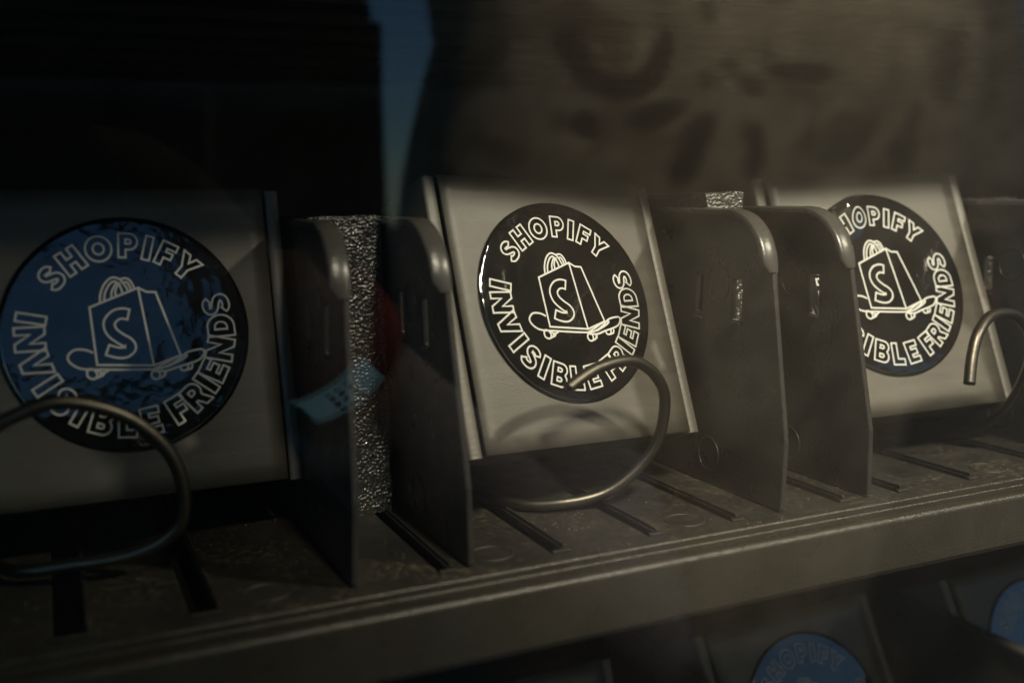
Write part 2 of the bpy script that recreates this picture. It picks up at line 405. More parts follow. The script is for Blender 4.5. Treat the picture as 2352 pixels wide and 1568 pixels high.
def letter_loops(rot=0):
    loops = []
    for ch, th in TOPT:
        wd, ls = G[ch]; h = .208; th = R(th+rot); r0 = .650
        ur = Vector((math.cos(th),math.sin(th))); ut = Vector((math.sin(th),-math.cos(th)))
        for l in ls: loops.append([tuple(ur*(r0+y*h)+ut*((x-wd/2)*h*.96)) for x,y in l])
    for ch, th in BOTT:
        wd, ls = G[ch]; h = .228; th = R(th+rot); r0 = .876
        ur = Vector((math.cos(th),math.sin(th))); ut = Vector((-math.sin(th),math.cos(th)))
        for l in ls: loops.append([tuple(ur*(r0-y*h)+ut*((x-wd/2)*h*.96)) for x,y in l])
    return loops
# emblem: a bag standing on a skateboard; traced in units of the disc radius (x right, y up)
def z(x, y): return ((x-625)/632, (794-y)/607)
def Z(P): return [z(*p) for p in P]
BIGS = thicken(spline(Z([(630,697),(598,690),(560,700),(531,735),(540,780),(580,818),(615,842),(627,868),(600,890),(560,889),(512,872)]), 6), .088)
EMB_C = [Z([(440,650),(690,560),(738,968),(455,945)]), BIGS,
         spline(Z([(745,990),(728,1000),(722,1020),(735,1038),(755,1038),(765,1022),(760,1000),(745,990)]),5)[:-1],
         spline(Z([(418,962),(404,975),(405,1000),(425,1014),(444,1010),(452,992),(440,970),(418,962)]),5)[:-1]]
EMB_O = [Z([(690,560),(730,583),(778,587),(880,925),(738,968)]),
         spline(Z([(493,628),(500,580),(525,530),(562,502),(600,512),(625,545),(640,578)]),5),
         spline(Z([(515,620),(522,580),(545,540),(570,522),(592,535),(604,560),(610,588)]),5),
         spline(Z([(575,598),(575,570),(590,540),(606,532)]),5), spline(Z([(552,606),(556,575),(575,540),(590,526)]),5),
         spline(Z([(600,512),(632,508),(655,525),(672,566)]),5), spline(Z([(622,528),(640,532),(655,572)]),4),
         spline(Z([(440,882),(400,864),(350,862),(318,888),(322,920),(360,952),(410,965),(480,970),(600,980),(735,988),(800,978),(860,950),(910,915),(960,903),(1000,903),(1004,925),(975,955),(920,972),(860,985),(800,1000),(740,998)]),5),
         spline(Z([(735,988),(800,960),(870,930),(912,928),(880,950),(800,982)]),5),
         spline(Z([(452,975),(470,985),(462,1005),(444,1010)]),5), spline(Z([(470,985),(490,985),(510,976)]),4), Z([(462,1005),(478,1000),(490,985)]),
         spline(Z([(770,998),(790,1005),(782,1028),(755,1038)]),5), spline(Z([(790,1005),(830,995),(862,985)]),4), Z([(782,1028),(792,1022),(795,1010)]),
         spline(Z([(872,988),(880,1004),(905,1004),(915,985),(912,975)]),5), spline(Z([(905,1004),(930,998),(938,975)]),5)]
def ribbon(loop, wd, closed, V, F, hfun, S):
    P = [Vector(p) for p in loop]
    # drop coincident points, subdivide long runs
    Q = []
    for p in P:
        if not Q or (p-Q[-1]).length > .004: Q.append(p)
    if closed and (Q[0]-Q[-1]).length < .004: Q.pop()
    n = len(Q); offs = []
    for i in range(n):
        a = Q[i]-Q[i-1] if (closed or i) else Q[1]-Q[0]
        b_ = Q[(i+1)%n]-Q[i] if (closed or i < n-1) else a
        a = a.normalized(); b_ = b_.normalized()
        na, nb = Vector((-a.y,a.x)), Vector((-b_.y,b_.x)); m_ = na+nb
        if m_.length < .2: m_ = na
        m_.normalize(); k = 1/max(.45, m_.dot(na)); offs.append(m_*k*wd/2)
    rows = []
    idx = list(range(n))+([0] if closed else [])
    for s in range(len(idx)-1):
        i, j = idx[s], idx[s+1]; cnt = max(1, int((Q[j]-Q[i]).length/.06))
        for k in range(cnt):
            t = k/cnt; rows.append((Q[i].lerp(Q[j],t), offs[i].lerp(offs[j],t)))
    if not closed: rows.append((Q[-1],offs[-1]))
    b0 = len(V)
    for p, o_ in rows:
        for sg in (1,-1):
            q = p+o_*sg; x, y = q.x*S, q.y*S
            V.append((x, -(hfun(x,y)+.00007), y))
    m = len(rows)
    for i in range(m if closed else m-1):
        a, b_ = b0+2*i, b0+2*((i+1)%m); F.append((a,a+1,b_+1,b_))
SR = .038
def make_sticker(parent, cx, cz, y, seed=0, curl=None, rot=0):
    def hf(x, yy):
        h = .00025+.00010*noise.noise(Vector((x*60+seed, yy*60, seed)))+.00004*noise.noise(Vector((x*200+seed, yy*200, seed)))
        if curl:
            s = (x*math.cos(R(curl))+yy*math.sin(R(curl)))/SR-.74
            if s > 0: h += .012*s*s
            q = ((x+.30*SR)**2+(yy-.84*SR)**2)/(.20*SR)**2; h += .0036*math.exp(-q)
        return h
    V, F = [(0,-hf(0,0),0)], []
    nr, na = 26, 120
    for i in range(1, nr+1):
        r = SR*i/nr
        for k in range(na):
            a = 2*math.pi*k/na; x, yy = r*math.cos(a), r*math.sin(a); V.append((x,-hf(x,yy),yy))
    for k in range(na): V.append((SR*math.cos(2*math.pi*k/na), -max(0, hf(SR*math.cos(2*math.pi*k/na), SR*math.sin(2*math.pi*k/na))-.00022), SR*math.sin(2*math.pi*k/na)))
    for k in range(na): F.append((0,1+k,1+(k+1)%na))
    for i in range(nr):
        for k in range(na): F.append((1+i*na+k,1+(i+1)*na+k,1+(i+1)*na+(k+1)%na,1+i*na+(k+1)%na))
    s = mesh_obj('sticker', V, F, VINYL, parent, True); s.location = (cx, y, cz); s.rotation_euler = (0, R(-rot), 0)
    V, F = [], []
    for l in letter_loops(): ribbon(l, .0165, True, V, F, hf, SR)
    mesh_obj('lettering', V, F, INK, s)
    V, F = [], []
    for l in EMB_C: ribbon(l, .0175, True, V, F, hf, SR)
    for l in EMB_O: ribbon(l, .0175, False, V, F, hf, SR)
    mesh_obj('emblem', V, F, INK, s)
    return s
# ------------------------------------------------------------------ boxes
BW, BH, BD = .0923, .0996, .034
def frame(o, tilt, yaw, roll, s=1):
    u = Vector((1,0,0)); v_ = Vector((0,math.sin(tilt),math.cos(tilt)))
    u2 = math.cos(roll)*u+math.sin(roll)*v_; v2 = -math.sin(roll)*u+math.cos(roll)*v_
    Rz = Matrix.Rotation(yaw, 3, 'Z'); u2 = Rz@u2; v2 = Rz@v2; y2 = v2.cross(u2)
    m = Matrix.Identity(4)
    for i, a in enumerate((u2,y2,v2)):
        for j in range(3): m[j][i] = a[j]*s
    m.translation = Vector(o); return m
def rounded_strip(name, x0, x1, parent):
    """side wall of the carton: a hollow folded edge, rounded towards the viewer, open at its foot"""
    r = (x1-x0)/2; cx = (x0+x1)/2
    prof = [(x1,BD)]+[(cx+r*math.cos(R(a)), .0006+r*.55-r*.55*math.sin(R(a))) for a in range(0,181,15)]+[(x0,BD)]
    inn = [(x0+.0008,BD)]+[(cx+(r-.0008)*math.cos(R(a)), .0014+(r-.0008)*.55-(r-.0008)*.55*math.sin(R(a))) for a in range(180,-1,-15)]+[(x1-.0008,BD)]
    loop = prof+inn
    V, F = plate_vf([loop], lambda a,b_,t_: (a,b_,t_), -.0006, BH-.0005)
    mesh_obj(name, V, F, EDGE, parent, bevel=.00025)
def make_box(mat, label, seed, curl=None, rot=0, su=.0456, sv=.0524):
    t = thing('product_box', label, 'box', 'grey cartons with round black stickers', mat=mat)
    V, F = [], []
    # front panel, slightly bowed sheet with real thickness
    nx, nz = 16, 16
    for s, y in ((0,0.0),(1,.0015)):
        for j in range(nz+1):
            for i in range(nx+1):
                x = BW*i/nx; zz = BH*j/nz
                V.append((x, y-.0003*math.sin(math.pi*i/nx)*math.sin(math.pi*j/nz)+.00012*noise.noise(Vector((x*40,zz*40,seed))), zz))
    n1 = (nx+1)*(nz+1)
    for j in range(nz):
        for i in range(nx):
            a = j*(nx+1)+i
            F.append((a,a+1,a+nx+2,a+nx+1)); F.append((n1+a,n1+a+nx+1,n1+a+nx+2,n1+a+1))
    bd = [i for i in range(nx+1)]+[j*(nx+1)+nx for j in range(1,nz+1)]+[nz*(nx+1)+i for i in range(nx-1,-1,-1)]+[j*(nx+1) for j in range(nz-1,0,-1)]
    for k in range(len(bd)): a, b_ = bd[k], bd[(k+1)%len(bd)]; F.append((a,b_,n1+b_,n1+a))
    mesh_obj('front_panel', V, F, CARD, t, True)
    rounded_strip('side_wall', -.0060, -.0010, t)
    rounded_strip('side_wall', BW+.0010, BW+.0058, t)
    box('top_panel', .0002, BW-.0002, .0018, BD, BH-.0018, BH-.0003, CARD, t)
    box('bottom_panel', .0002, BW-.0002, .0018, BD, .0003, .0018, CARD, t)
    box('back_panel', .0002, BW-.0002, BD-.0015, BD-.0002, .0020, BH-.0020, CARD, t)
    make_sticker(t, su, sv, -.0004, seed, curl, rot)
    return t
B1 = frame((-0.1498,0.0741,0.0185), R(13.3954), R(1.4992), R(-.6169), 0.93)
B2 = frame((-0.0096,0.0440,0.0253), R(20.8863), R(11.5391), R(-3.4437), 0.925)
B3 = frame((0.1255,0.0511,0.0188), R(21.3554), R(-2.7271), R(.255), 0.975)
make_box(B1, 'large dim box at left, its round sticker shining blue with sky', 1)
make_box(B2, 'brightly lit grey box in the middle, leaning back, whole black round sticker in view', 2)
make_box(B3, 'lit grey box at right, sticker partly covered by a divider and peeling on top', 3, curl=133)
make_box(frame((-.027,.064,.025+LOWER), R(20), R(3), R(-1), .94), 'dark box on the lower shelf, below the left part of the rail', 4)
make_box(frame((.114,.058,.027+LOWER), R(28), R(5), R(-1), .96), 'dark box under the rail with the top of its blue tinted sticker showing', 5)
make_box(frame((.250,.058,.027+LOWER), R(27), R(3), 0, .96), 'box at the bottom right corner with a cut off blue shining sticker', 6)

# ------------------------------------------------------------------ wire spirals
def make_coil(label, pts, behind, ctr, r, rw=.00190):
    """pts: the free front end; behind: the run back under the box; then a helix further in"""
    o0 = Vector(pts[0]); t = thing('wire_spiral', label, 'wire spiral', 'steel wire spirals in front of the boxes', loc=o0)
    P = [Vector(spline3(pts+behind, 10)[k]) for k in range(10*(len(pts+behind)-1)+1)]
    a0 = math.atan2(P[-1].z-ctr[1], P[-1].x-ctr[0]); r0 = math.hypot(P[-1].z-ctr[1], P[-1].x-ctr[0])
    for i in range(1,100):
        k = min(1, i/20); q = r0*(1-k)+r*k; a = a0-i*R(8)
        P.append(Vector((ctr[0]+q*math.cos(a), P[-1].y+.0013, ctr[1]+q*math.sin(a))))
    V, F = tube_vf([p-o0 for p in P], rw, 14)
    mesh_obj('wire', V, F, WIRE, t, True)
    return t
make_coil('thin wire spiral end in front of the left box, arching over its sticker', [(-.150,.038,.034),(-.1456,.040,.047),(-.1374,.041,.0523),(-.1263,.042,.0541),(-.1119,.044,.0483),(-.1020,.046,.0376),(-.0984,.048,.0251),(-.1007,.051,.0141),(-.1117,.055,.0077),(-.1285,.060,.0056)], [(-.144,.070,.0036),(-.152,.10,.0030),(-.150,.150,.006)], (-.124,.030), .024)
make_coil('wire spiral end with a bright tip crossing the sticker of the middle box', [(.0111,.030,.0464),(.0227,.033,.0510),(.0374,.037,.0516),(.0480,.040,.0456),(.0535,.043,.0355),(.0515,.047,.0195),(.0370,.051,.0062),(.0184,.056,.0028)], [(.006,.068,.0024),(-.002,.10,.0024),(.004,.150,.006)], (.035,.030), .024)
make_coil('dark hooked wire end hanging in front of the right box', [(.1420,.0,.0401),(.1450,.002,.0484),(.1497,.004,.0558),(.1602,.008,.0605),(.176,.012,.0590),(.191,.018,.0500),(.200,.026,.036),(.203,.038,.018),(.202,.055,.006)], [(.200,.080,.0026),(.196,.11,.0026),(.196,.150,.006)], (.178,.030), .024)

# ------------------------------------------------------------------ dust flecks on the shelf floor
V, F = [], []
def fleck(x, y, s):
    k = len(V); a = random.uniform(0,6.28)
    for i in range(4):
        b_ = a+i*1.57; q = s*random.uniform(.5,1); V.append((x+q*math.cos(b_), y+q*math.sin(b_)*1.3, .00012))
    V.append((x, y, .0002+s*.8))
    for i in range(4): F.append((k+i, k+(i+1)%4, k+4))
for cx, cy_, sx, sy, n in ((-.075,.055,.018,.025,230),(-.115,.05,.02,.03,60),(-.040,.030,.006,.010,60),(.02,.045,.008,.010,90),(.035,.060,.012,.02,30),(.058,.040,.004,.015,40),(.10,.03,.02,.01,30),(.16,.05,.05,.03,40),(0,.0155,.2,.001,140)):
    for _ in range(n):
        x, y = random.gauss(cx,sx), random.gauss(cy_,sy)
        if not (.0145 < y < .2): continue
        if any(a-.0004 < x < b_+.0016 and y > .0195 for a,b_ in SLOTS): continue
        fleck(x, y, random.choice((.00010,.00012,.00014,.00018,.00028)))
o = mesh_obj('dust', V, F, DUST); o['kind'] = 'stuff'; o['label'] = 'tan dust flecks scattered on the black shelf floor'

# ------------------------------------------------------------------ outside: ground, canopy with lamps
GR, nt, b = nodemat('dark_ground', (.03,.05,.03), .9)
v = coords(nt); c = ramp(nt, noisy(nt, v, 3, 6), [(.3,(.022,.040,.022)),(.7,(.04,.058,.032))]); nt.links.new(c, b.inputs['Base Color'])
g = mesh_obj('ground', [(-60,-60,-1.25),(60,-60,-1.25),(60,60,-1.25),(-60,60,-1.25)], [(0,1,2,3)], GR); g['kind'] = 'structure'
can = thing('canopy', 'dark canopy roof over the customer, mirrored in the stickers', 'canopy')
box('roof_slab', -1.2, 2.2, -1.15, -.1, .72, .78, m_plastic('canopy_board', (.22,.15,.08), .7, 60, .4), can, bevel=.004)
LAMPM, nt, b = nodemat('lamp_housing', (.05,.05,.05), .4)
def downlight(pos, target, power, angle, blend, size, label, colour):
    t = thing('downlight', label, 'lamp', 'downlights under the canopy', loc=pos)
    dr = (Vector(target)-Vector(pos)).normalized()
    V, F = tube_vf([Vector((0,0,.06)), -dr*.0, dr*.02], [.02,size+.016,size+.018], 24, cap=False)
    mesh_obj('housing', V, F, LAMPM, t, True)
    ld = bpy.data.lights.new('bulb', 'SPOT'); ld.energy = power; ld.color = colour; ld.spot_size = R(angle); ld.spot_blend = blend; ld.shadow_soft_size = size
    lo = bpy.data.objects.new('bulb', ld); COL.objects.link(lo); lo.parent = t
    lo.rotation_euler = dr.to_track_quat('-Z','Y').to_euler(); lo.location = dr*.012
    return t
downlight((.03,-.55,.660), (.150,.05,.045), 64, 33, 1, .060, 'warm round downlight under the canopy, shining on the boxes', (1,.865,.69))
downlight((.64,-.56,.660), (.115,.04,.03), 32, 32, 1, .032, 'added warm downlight at the right, put in to give the rail lip its highlights', (1,.865,.69))  # unseen lamp, added for highlights on the rail lip and divider rims
downlight((.42,-.15,.655), (.36,-.50,-.05), 28, 76, .9, .03, 'added warm downlight under the canopy, put in to brighten the mirrored shirt', (1,.86,.66))  # unseen lamp, added so the shirt shows brighter in the glass

# ------------------------------------------------------------------ the photographer, seen mirrored in the glass
SKIN, nt, b = nodemat('skin', (.42,.27,.19), .5)
HAIR, nt, b = nodemat('hair', (.02,.015,.012), .6)
GREY, nt, b = nodemat('grey_sleeve', (.30,.28,.31), .85)
v = coords(nt); bump(nt, b, noisy(nt, v, 90, 6, .65), .6, .004)
TROU, nt, b = nodemat('dark_trousers', (.02,.026,.022), .85)
v = coords(nt); bump(nt, b, noisy(nt, v, 60, 6), .5, .004)
SHIRT, nt, b = nodemat('blotched_shirt', (.62,.55,.44), .9)
tc = nt.nodes.new('ShaderNodeTexCoord'); wn = nt.nodes.new('ShaderNodeTexNoise'); wn.inputs['Scale'].default_value = 14
nt.links.new(tc.outputs['Object'], wn.inputs['Vector'])
sb = N(nt,'ShaderNodeVectorMath',operation='SUBTRACT'); sb.inputs[1].default_value = (.5,.5,.5); nt.links.new(wn.outputs['Color'], sb.inputs[0])
sc_ = N(nt,'ShaderNodeVectorMath',operation='SCALE'); sc_.inputs['Scale'].default_value = .03; nt.links.new(sb.outputs[0], sc_.inputs[0])
av = N(nt,'ShaderNodeVectorMath',operation='ADD'); nt.links.new(tc.outputs['Object'], av.inputs[0]); nt.links.new(sc_.outputs[0], av.inputs[1])
sp = N(nt,'ShaderNodeSeparateXYZ'); nt.links.new(av.outputs[0], sp.inputs[0])
def mth(op, a, b_=None, c_=None):
    n = N(nt,'ShaderNodeMath',operation=op)
    for i, q in enumerate((a,b_,c_)):
        if q is None: continue
        if isinstance(q,(int,float)): n.inputs[i].default_value = q
        else: nt.links.new(q, n.inputs[i])
    return n.outputs[0]
def smooth(x, a, b_):
    n = N(nt,'ShaderNodeMapRange',interpolation_type='SMOOTHSTEP'); nt.links.new(x, n.inputs[0]); n.inputs[1].default_value=a; n.inputs[2].default_value=b_; return n.outputs[0]
mask = None
def add(mk):
    global mask
    mask = mk if mask is None else mth('MAXIMUM', mask, mk)
def blob(cx, cz, rx, rz, rot=0, k=1):
    dx, dz = mth('SUBTRACT', sp.outputs[0], cx), mth('SUBTRACT', sp.outputs[2], cz)
    c_, s_ = math.cos(R(rot)), math.sin(R(rot))
    a = mth('DIVIDE', mth('ADD', mth('MULTIPLY',dx,c_), mth('MULTIPLY',dz,s_)), rx)
    e = mth('DIVIDE', mth('SUBTRACT', mth('MULTIPLY',dz,c_), mth('MULTIPLY',dx,s_)), rz)
    d = mth('ADD', mth('MULTIPLY',a,a), mth('MULTIPLY',e,e))
    add(mth('MULTIPLY', mth('SUBTRACT', 1, smooth(d,.7,1.4)), k))
def arcmark(cx, cz, r, wd, k=1):
    dx, dz = mth('SUBTRACT', sp.outputs[0], cx), mth('SUBTRACT', sp.outputs[2], cz)
    d = mth('ABSOLUTE', mth('SUBTRACT', mth('SQRT', mth('ADD', mth('MULTIPLY',dx,dx), mth('MULTIPLY',dz,dz))), r))
    add(mth('MULTIPLY', mth('MULTIPLY', mth('SUBTRACT',1,smooth(d,wd*.7,wd*1.3)), mth('SUBTRACT',1,smooth(dz,-.01,.02))), k))

PL = Vector((.34,-.56,-1.25))                    # where the photographer stands
def pw_(x, y, zz): return Vector((x,y,zz))-PL
for f_, a in ((arcmark,(.2225,.207,.033,.0085)),(blob,(.142,.186,.010,.022,-25,.8)),(blob,(.361,.186,.026,.008,5)),(blob,(.2013,.152,.009,.009)),(blob,(.243,.156,.019,.009,8)),
        (blob,(.269,.131,.012,.026,-38)),(blob,(.3208,.129,.008,.018)),(arcmark,(.392,.152,.026,.007,.6)),(blob,(.396,.142,.018,.022,0,.7)),(blob,(.156,.132,.012,.010,0,.6)),(blob,(.318,.172,.010,.008,0,.8)),
        (blob,(.51,.20,.02,.034,-30,.8)),(blob,(.461,.135,.012,.024,-20,.7)),(blob,(.32,.0,.03,.016,15,.7)),(blob,(.27,-.03,.012,.03,0,.6)),(blob,(.175,-.012,.03,.012,30,.6)),(blob,(.384,-.05,.03,.012,20,.8)),
        (blob,(.40,-.10,.016,.03,-40,.8)),(blob,(.234,-.114,.03,.02,20,.7)),(blob,(.30,-.09,.012,.01,0,.6)),(blob,(.47,.03,.02,.03,10,.7)),(blob,(.12,.06,.014,.03,0,.6)),(blob,(.22,.07,.03,.012,0,.5)),(blob,(.37,.07,.012,.02,0,.6)),(blob,(.54,.08,.014,.03,20,.7))):
    q = list(a); q[0] -= PL.x; q[1] -= PL.z; f_(*q)
vb = noisy(nt, tc.outputs['Object'], 32, 3, .5)
vo = nt.nodes.new('ShaderNodeTexVoronoi'); vo.inputs['Scale'].default_value = 26; vo.inputs['Randomness'].default_value = .9; nt.links.new(av.outputs[0], vo.inputs['Vector'])
base0 = ramp(nt, vo.outputs['Distance'], [(.12,(.36,.31,.24)),(.30,(.62,.55,.43)),(.56,(.60,.53,.41)),(.75,(.42,.36,.28))])
bx = N(nt,'ShaderNodeMix',data_type='RGBA',blend_type='MULTIPLY'); bx.inputs[0].default_value = .6; nt.links.new(base0, bx.inputs[6]); nt.links.new(ramp(nt, vb, [(.35,(.6,.6,.58)),(.65,(1,1,1))]), bx.inputs[7]); base = bx.outputs[2]
mxs = N(nt,'ShaderNodeMix',data_type='RGBA'); nt.links.new(mask, mxs.inputs[0]); nt.links.new(base, mxs.inputs[6]); mxs.inputs[7].default_value = (.24,.21,.165,1)
nt.links.new(mxs.outputs[2], b.inputs['Base Color'])
per = thing('person', 'photographer in a blotched tan shirt holding a black camera, mirrored in the glass door', 'person', loc=PL)
def ellring(cx, cy_, cz, rx, ry, n=28, e=2.4):
    out = []
    for k in range(n):
        a = 2*math.pi*k/n; c_, s_ = math.cos(a), math.sin(a)
        out.append(pw_(cx+rx*math.copysign(abs(c_)**(2/e),c_), cy_+ry*math.copysign(abs(s_)**(2/e),s_), cz))
    return out
def limb(name, pts, rads, mat, parent=per, seg=16, sub=1):
    P = spline3(pts, 6); n = len(P); rr = []
    for i in range(n):
        t = i/(n-1)*(len(rads)-1); k = min(int(t), len(rads)-2); rr.append(rads[k]*(1-(t-k))+rads[k+1]*(t-k))
    V, F = tube_vf([pw_(*p) for p in P], rr, seg)
    return mesh_obj(name, V, F, mat, parent, True)
# shirt: chest, waist and hem as one shell, sleeves of the same cloth
rings = [ellring((.345 if zz < 0 else .35 if zz < .1 else .370 if zz < .2 else .384),-.56,zz,rx,ry) for zz,rx,ry in ((-.245,.140,.112),(-.235,.148,.118),(-.18,.165,.116),(-.10,.195,.113),(-.03,.218,.112),(.06,.258,.112),(.16,.254,.116),(.24,.242,.112),(.30,.220,.098),(.34,.170,.085),(.37,.105,.072),(.385,.066,.064))]
V, F = loft_vf(rings); sh = mesh_obj('shirt', V, F, SHIRT, per, True)
md = sh.modifiers.new('sub','SUBSURF'); md.levels = 1; md.render_levels = 2
limb('sleeve', [(.58,-.56,.29),(.635,-.57,.19),(.66,-.575,.06)], [.075,.066,.058], SHIRT)
limb('sleeve', [(.20,-.575,.29),(.205,-.57,.14),(.20,-.53,-.04)], [.070,.058,.056], SHIRT)
# body under the clothes: neck, head, forearms and hands, each arm running on into its hand
limb('neck', [(.355,-.565,.34),(.345,-.56,.44)], [.062,.056], SKIN)
hd = [(-.112,.030,.034),(-.100,.052,.056),(-.07,.066,.078),(-.03,.073,.092),(.01,.077,.098),(.05,.076,.098),(.085,.064,.084),(.108,.040,.052),(.118,.012,.016)]
V, F = loft_vf([ellring(.34,-.55+.012*(1 if zz < -.03 else 0),.545+zz,rx,ry,24,2.1) for zz,rx,ry in hd]); head = mesh_obj('head', V, F, SKIN, per, True)
V, F = tube_vf([pw_(.34,-.455,.565), pw_(.34,-.440,.535), pw_(.34,-.432,.522), pw_(.34,-.448,.512)], [.008,.011,.014,.008], 10); mesh_obj('nose', V, F, SKIN, head, True)
EYE, nt, b = nodemat('eye', (.02,.015,.012), .1); LIP, nt, b = nodemat('lip', (.33,.14,.11), .5)
for sx in (-1,1):
    V, F = tube_vf([pw_(.34+sx*.032-.013,-.463,.552), pw_(.34+sx*.032,-.456,.554), pw_(.34+sx*.032+.013,-.463,.552)], [.002,.006,.002], 10); mesh_obj('eye', V, F, EYE, head, True)
    V, F = tube_vf([pw_(.34+sx*.078,-.55,.57), pw_(.34+sx*.086,-.555,.555), pw_(.34+sx*.080,-.55,.525)], [.008,.014,.007], 10); mesh_obj('ear', V, F, SKIN, head, True)
V, F = tube_vf([pw_(.316,-.466,.486), pw_(.34,-.456,.485), pw_(.364,-.466,.486)], [.002,.007,.002], 10); mesh_obj('mouth', V, F, LIP, head, True)
V, F = loft_vf([ellring(.34,-.565,.545+zz,rx,ry,24,2.1) for zz,rx,ry in ((.0,.080,.090),(.04,.085,.100),(.085,.074,.092),(.112,.050,.064),(.126,.016,.022))]); mesh_obj('hair', V, F, HAIR, per, True)
limb('forearm_sleeve', [(.200,-.54,-.02),(.20,-.455,-.17),(.19,-.435,-.185),(.09,-.375,-.085),(-.004,-.324,.014)], [.056,.060,.056,.048,.035], GREY)
limb('forearm', [(.004,-.330,.006),(-.030,-.308,.042),(-.05,-.298,.062)], [.030,.028,.030], SKIN)
def hand(wrist, knuck, up, tips, thumb, per=per):
    """palm and five bent fingers"""
    w_, k_ = Vector(wrist), Vector(knuck); ax = (k_-w_).normalized(); up = Vector(up); up = (up-ax*up.dot(ax)).normalized(); sd = ax.cross(up)
    rg = []
    for t, a, c_ in ((0,.026,.020),(.35,.036,.018),(.75,.041,.015),(1,.040,.011)):
        p = w_.lerp(k_,t); rg.append([p+sd*a*math.cos(2*math.pi*k/16)+up*c_*math.sin(2*math.pi*k/16)-PL for k in range(16)])
    V, F = loft_vf(rg); h = mesh_obj('hand', V, F, SKIN, per, True)
    for i, (ln, curl_) in enumerate(tips):
        p = k_+sd*(.029-.0195*i)-ax*.006; d = ax.copy(); path = [p]
        for j, fr_ in enumerate((.42,.33,.25)):
            d = (Matrix.Rotation(R(curl_*(1 if j else .6)), 3, sd)@d); path.append(path[-1]+d*ln*fr_)
        V, F = tube_vf([Vector(q)-PL for q in spline3([tuple(q) for q in path],4)], [.0092]*5+[.0085]*4+[.0075]*3+[.0055], 10); mesh_obj('finger', V, F, SKIN, h, True)
    p = w_.lerp(k_,.3)+sd*.030; d = (ax*.6+sd*.7-up*.35).normalized(); path = [p,p+d*.032,p+d*.032+(ax*.8-up*.5).normalized()*.028]
    V, F = tube_vf([Vector(q)-PL for q in spline3([tuple(q) for q in path],4)], [.0115]*4+[.010]*4+[.007], 10); mesh_obj('thumb', V, F, SKIN, h, True)
hand((-.05,-.298,.060), (-.082,-.318,.100), (-.8,.3,-.3), ((.072,30),(.080,28),(.075,30),(.060,34)), 0)
limb('forearm', [(.66,-.575,.08),(.665,-.61,-.06),(.60,-.70,-.15)], [.046,.042,.030], SKIN)
hand((.605,-.695,-.147), (.53,-.72,-.17), (.2,-1,0), ((.072,-14),(.080,-12),(.075,-14),(.060,-18)), 0)
V, F = loft_vf([ellring(.36,-.56,zz,rx,ry) for zz,rx,ry in ((-.40,.16,.11),(-.34,.175,.115),(-.26,.155,.11),(-.215,.13,.10))]); mesh_obj('trouser_waist', V, F, TROU, per, True)
for sx in (-1,1):
    limb('trouser_leg', [(.36+sx*.085,-.56,-.30),(.36+sx*.10,-.55,-.72),(.36+sx*.11,-.57,-1.19)], [.105,.078,.062], TROU)
    V, F = loft_vf([[Vector((.36+sx*.11+rx*math.cos(2*math.pi*k/16), -.54+.07+ (ry)*math.sin(2*math.pi*k/16)-.03, zz))-PL for k in range(16)] for zz,rx,ry in ((-1.248,.048,.13),(-1.225,.050,.135),(-1.19,.044,.10),(-1.16,.038,.06))])
    mesh_obj('shoe', V, F, BLACK, per, True)
# a bystander dressed in black behind the camera
HOOD, nt, b = nodemat('black_hoodie', (.010,.034,.014), .9)
v = coords(nt); bump(nt, b, noisy(nt, v, 70, 6), .5, .004)
BP = Vector((-.03,-.86,-1.25)); SAVE = PL; PL = BP
by = thing('person', 'dark bystander mirrored as a black shape at left in the glass door', 'person', loc=BP)
V, F = loft_vf([ellring(-.03,-.86,zz,rx,ry) for zz,rx,ry in ((-.48,.17,.12),(-.30,.18,.12),(-.12,.195,.115),(.05,.205,.115),(.20,.205,.11),(.285,.208,.10),(.312,.196,.085),(.322,.09,.068),(.318,.055,.058))])
sh = mesh_obj('hoodie', V, F, HOOD, by, True); md = sh.modifiers.new('sub','SUBSURF'); md.levels = 1; md.render_levels = 2
for sx in (-1,1):
    limb('sleeve', [(-.03+sx*.153,-.86,.27),(-.03+sx*.162,-.87,.08),(-.03+sx*.168,-.85,-.12),(-.03+sx*.17,-.80,-.34)], [.062,.055,.05,.038], HOOD, by)
    hand((-.03+sx*.17,-.80,-.335), (-.03+sx*.165,-.79,-.42), (sx,.2,0), ((.072,-14),(.080,-12),(.075,-14),(.060,-18)), 0, by)
    limb('trouser_leg', [(-.03+sx*.08,-.86,-.44),(-.03+sx*.09,-.85,-.80),(-.03+sx*.10,-.87,-1.19)], [.098,.072,.058], TROU, by)
    V, F = loft_vf([[Vector((-.03+sx*.10+rx*math.cos(2*math.pi*k/16), -.81+ry*math.sin(2*math.pi*k/16), zz))-PL for k in range(16)] for zz,rx,ry in ((-1.248,.048,.13),(-1.225,.050,.135),(-1.19,.044,.10),(-1.16,.038,.06))])
    mesh_obj('shoe', V, F, BLACK, by, True)
limb('neck', [(.105,-.865,.29),(.145,-.86,.44)], [.056,.052], SKIN, by)
V, F = loft_vf([ellring(.165,-.855,.52+zz,rx,ry,24,2.1) for zz,rx,ry in hd]); h2 = mesh_obj('head', V, F, SKIN, by, True)
V, F = loft_vf([ellring(.165,-.865,.52+zz,rx*1.06,ry*1.04,24,2.1) for zz,rx,ry in ((-.09,.060,.060),(.0,.080,.088),(.04,.085,.100),(.085,.074,.092),(.112,.050,.064),(.126,.016,.022))]); mesh_obj('hair', V, F, HAIR, by, True)
V, F = tube_vf([pw_(.165,-.760,.520), pw_(.165,-.745,.490), pw_(.165,-.738,.477), pw_(.165,-.753,.467)], [.008,.011,.014,.008], 10); mesh_obj('nose', V, F, SKIN, h2, True)
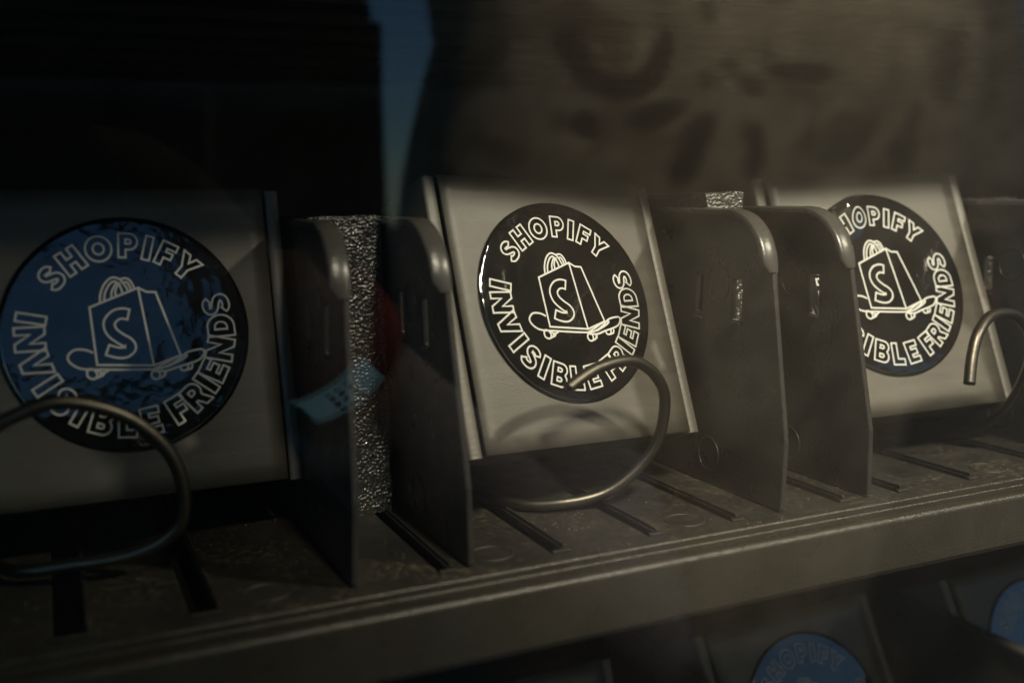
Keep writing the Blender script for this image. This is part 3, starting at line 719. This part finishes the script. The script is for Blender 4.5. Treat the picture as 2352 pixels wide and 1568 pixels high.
for sx in (-1,1):
    V, F = tube_vf([pw_(.165+sx*.032-.013,-.768,.507), pw_(.165+sx*.032,-.761,.509), pw_(.165+sx*.032+.013,-.768,.507)], [.002,.006,.002], 10); mesh_obj('eye', V, F, EYE, h2, True)
V, F = tube_vf([pw_(.141,-.771,.441), pw_(.165,-.761,.440), pw_(.189,-.771,.441)], [.002,.007,.002], 10); mesh_obj('mouth', V, F, LIP, h2, True)
PL = SAVE
# red wristband with a pale blue label, glow added to brighten it, and a green patch, round the photographer's wrist
RED, nt, b = nodemat('red_band', (.40,.045,.035), .6)
BLUE, nt, b = nodemat('glowing_label', (.2,.3,.35), .3); b.inputs['Emission Color'].default_value = (.30,.62,.74,1); b.inputs['Emission Strength'].default_value = .5; GRN, nt, b = nodemat('green_patch', (.06,.55,.20), .6); TXT, nt, b = nodemat('dark_print', (.05,.08,.10), .7)
WC = Vector((-.019,-.316,.041)); WA = Vector((-.60,.42,.62)).normalized()
e1 = Vector((0,1,0)); e1 = (e1-WA*e1.dot(WA)).normalized(); e2 = WA.cross(e1)
def band(name, r, a0, a1, h0, h1, mat, parent, n=24, th=.0015):
    V, F = [], []
    for i in range(n+1):
        a = R(a0+(a1-a0)*i/n); d = math.cos(a)*e1+math.sin(a)*e2
        for rr_, hh in ((r,h0),(r,h1),(r+th,h1),(r+th,h0)): V.append(WC+d*rr_+WA*hh-PL)
    for i in range(n):
        for k in range(4): F.append((4*i+k,4*i+(k+1)%4,4*i+4+(k+1)%4,4*i+4+k))
    F += [(3,2,1,0),(4*n,4*n+1,4*n+2,4*n+3)]
    return mesh_obj(name, V, F, mat, parent, True)
wb = band('wristband', .0350, 0, 359.9, -.0125, .0125, RED, per, 48, .002)
band('glowing_label', .0372, -8, 50, -.0085, .0085, BLUE, wb, 20, .0006)
band('green_patch', .0372, 46, 66, -.007, .007, GRN, wb, 10, .0006)
for i in range(3):
    for j in range(3):
        band('printed_mark', .0380, -8+(50--8)*(.30+.12*i), -8+(50--8)*(.37+.12*i), -.006+.0042*j, -.0035+.0042*j, TXT, wb, 3, .0002)
# the black camera in the photographer's hand
ph = thing('camera', 'black camera held up to the glass by the photographer, mirrored at left', 'camera', mat=M)
def cylz(name, rings, mat, parent, seg=40):
    V, F = loft_vf([[Vector((r*math.cos(2*math.pi*k/seg), r*math.sin(2*math.pi*k/seg), zz)) for k in range(seg)] for r,zz in rings]); return mesh_obj(name, V, F, mat, parent, True, bevel=.0006)
cylz('lens_barrel', [(.030,.0125),(.036,.0125),(.0365,.020),(.0365,.045),(.035,.046),(.035,.070),(.033,.071),(.033,.088)], BLACK, ph)
LENS, nt, b = nodemat('lens_glass', (.006,.006,.009), .25, 0, .1)
cylz('front_element', [(.0275,.0135),(.0285,.0130),(.027,.0118),(.018,.0105),(.006,.0098)], LENS, ph)
box('camera_body', -.066, .098, -.088, .062, .089, .128, BLACK, ph, bevel=.008)
box('hand_grip', .066, .108, -.084, .050, .060, .0885, BLACK, ph, bevel=.010)
V, F = loft_vf([[Vector((sx*a, sy*.0+yy, zz)) for sx, sy, zz in ((-.03,0,.089+c_),(.03,0,.089+c_),(.03,0,.125),(-.03,0,.125))] for yy, a, c_ in ((.0625,1.0,0),(.078,.8,.004),(.088,.55,.012))])
mesh_obj('viewfinder_hump', V, F, BLACK, ph, bevel=.004)
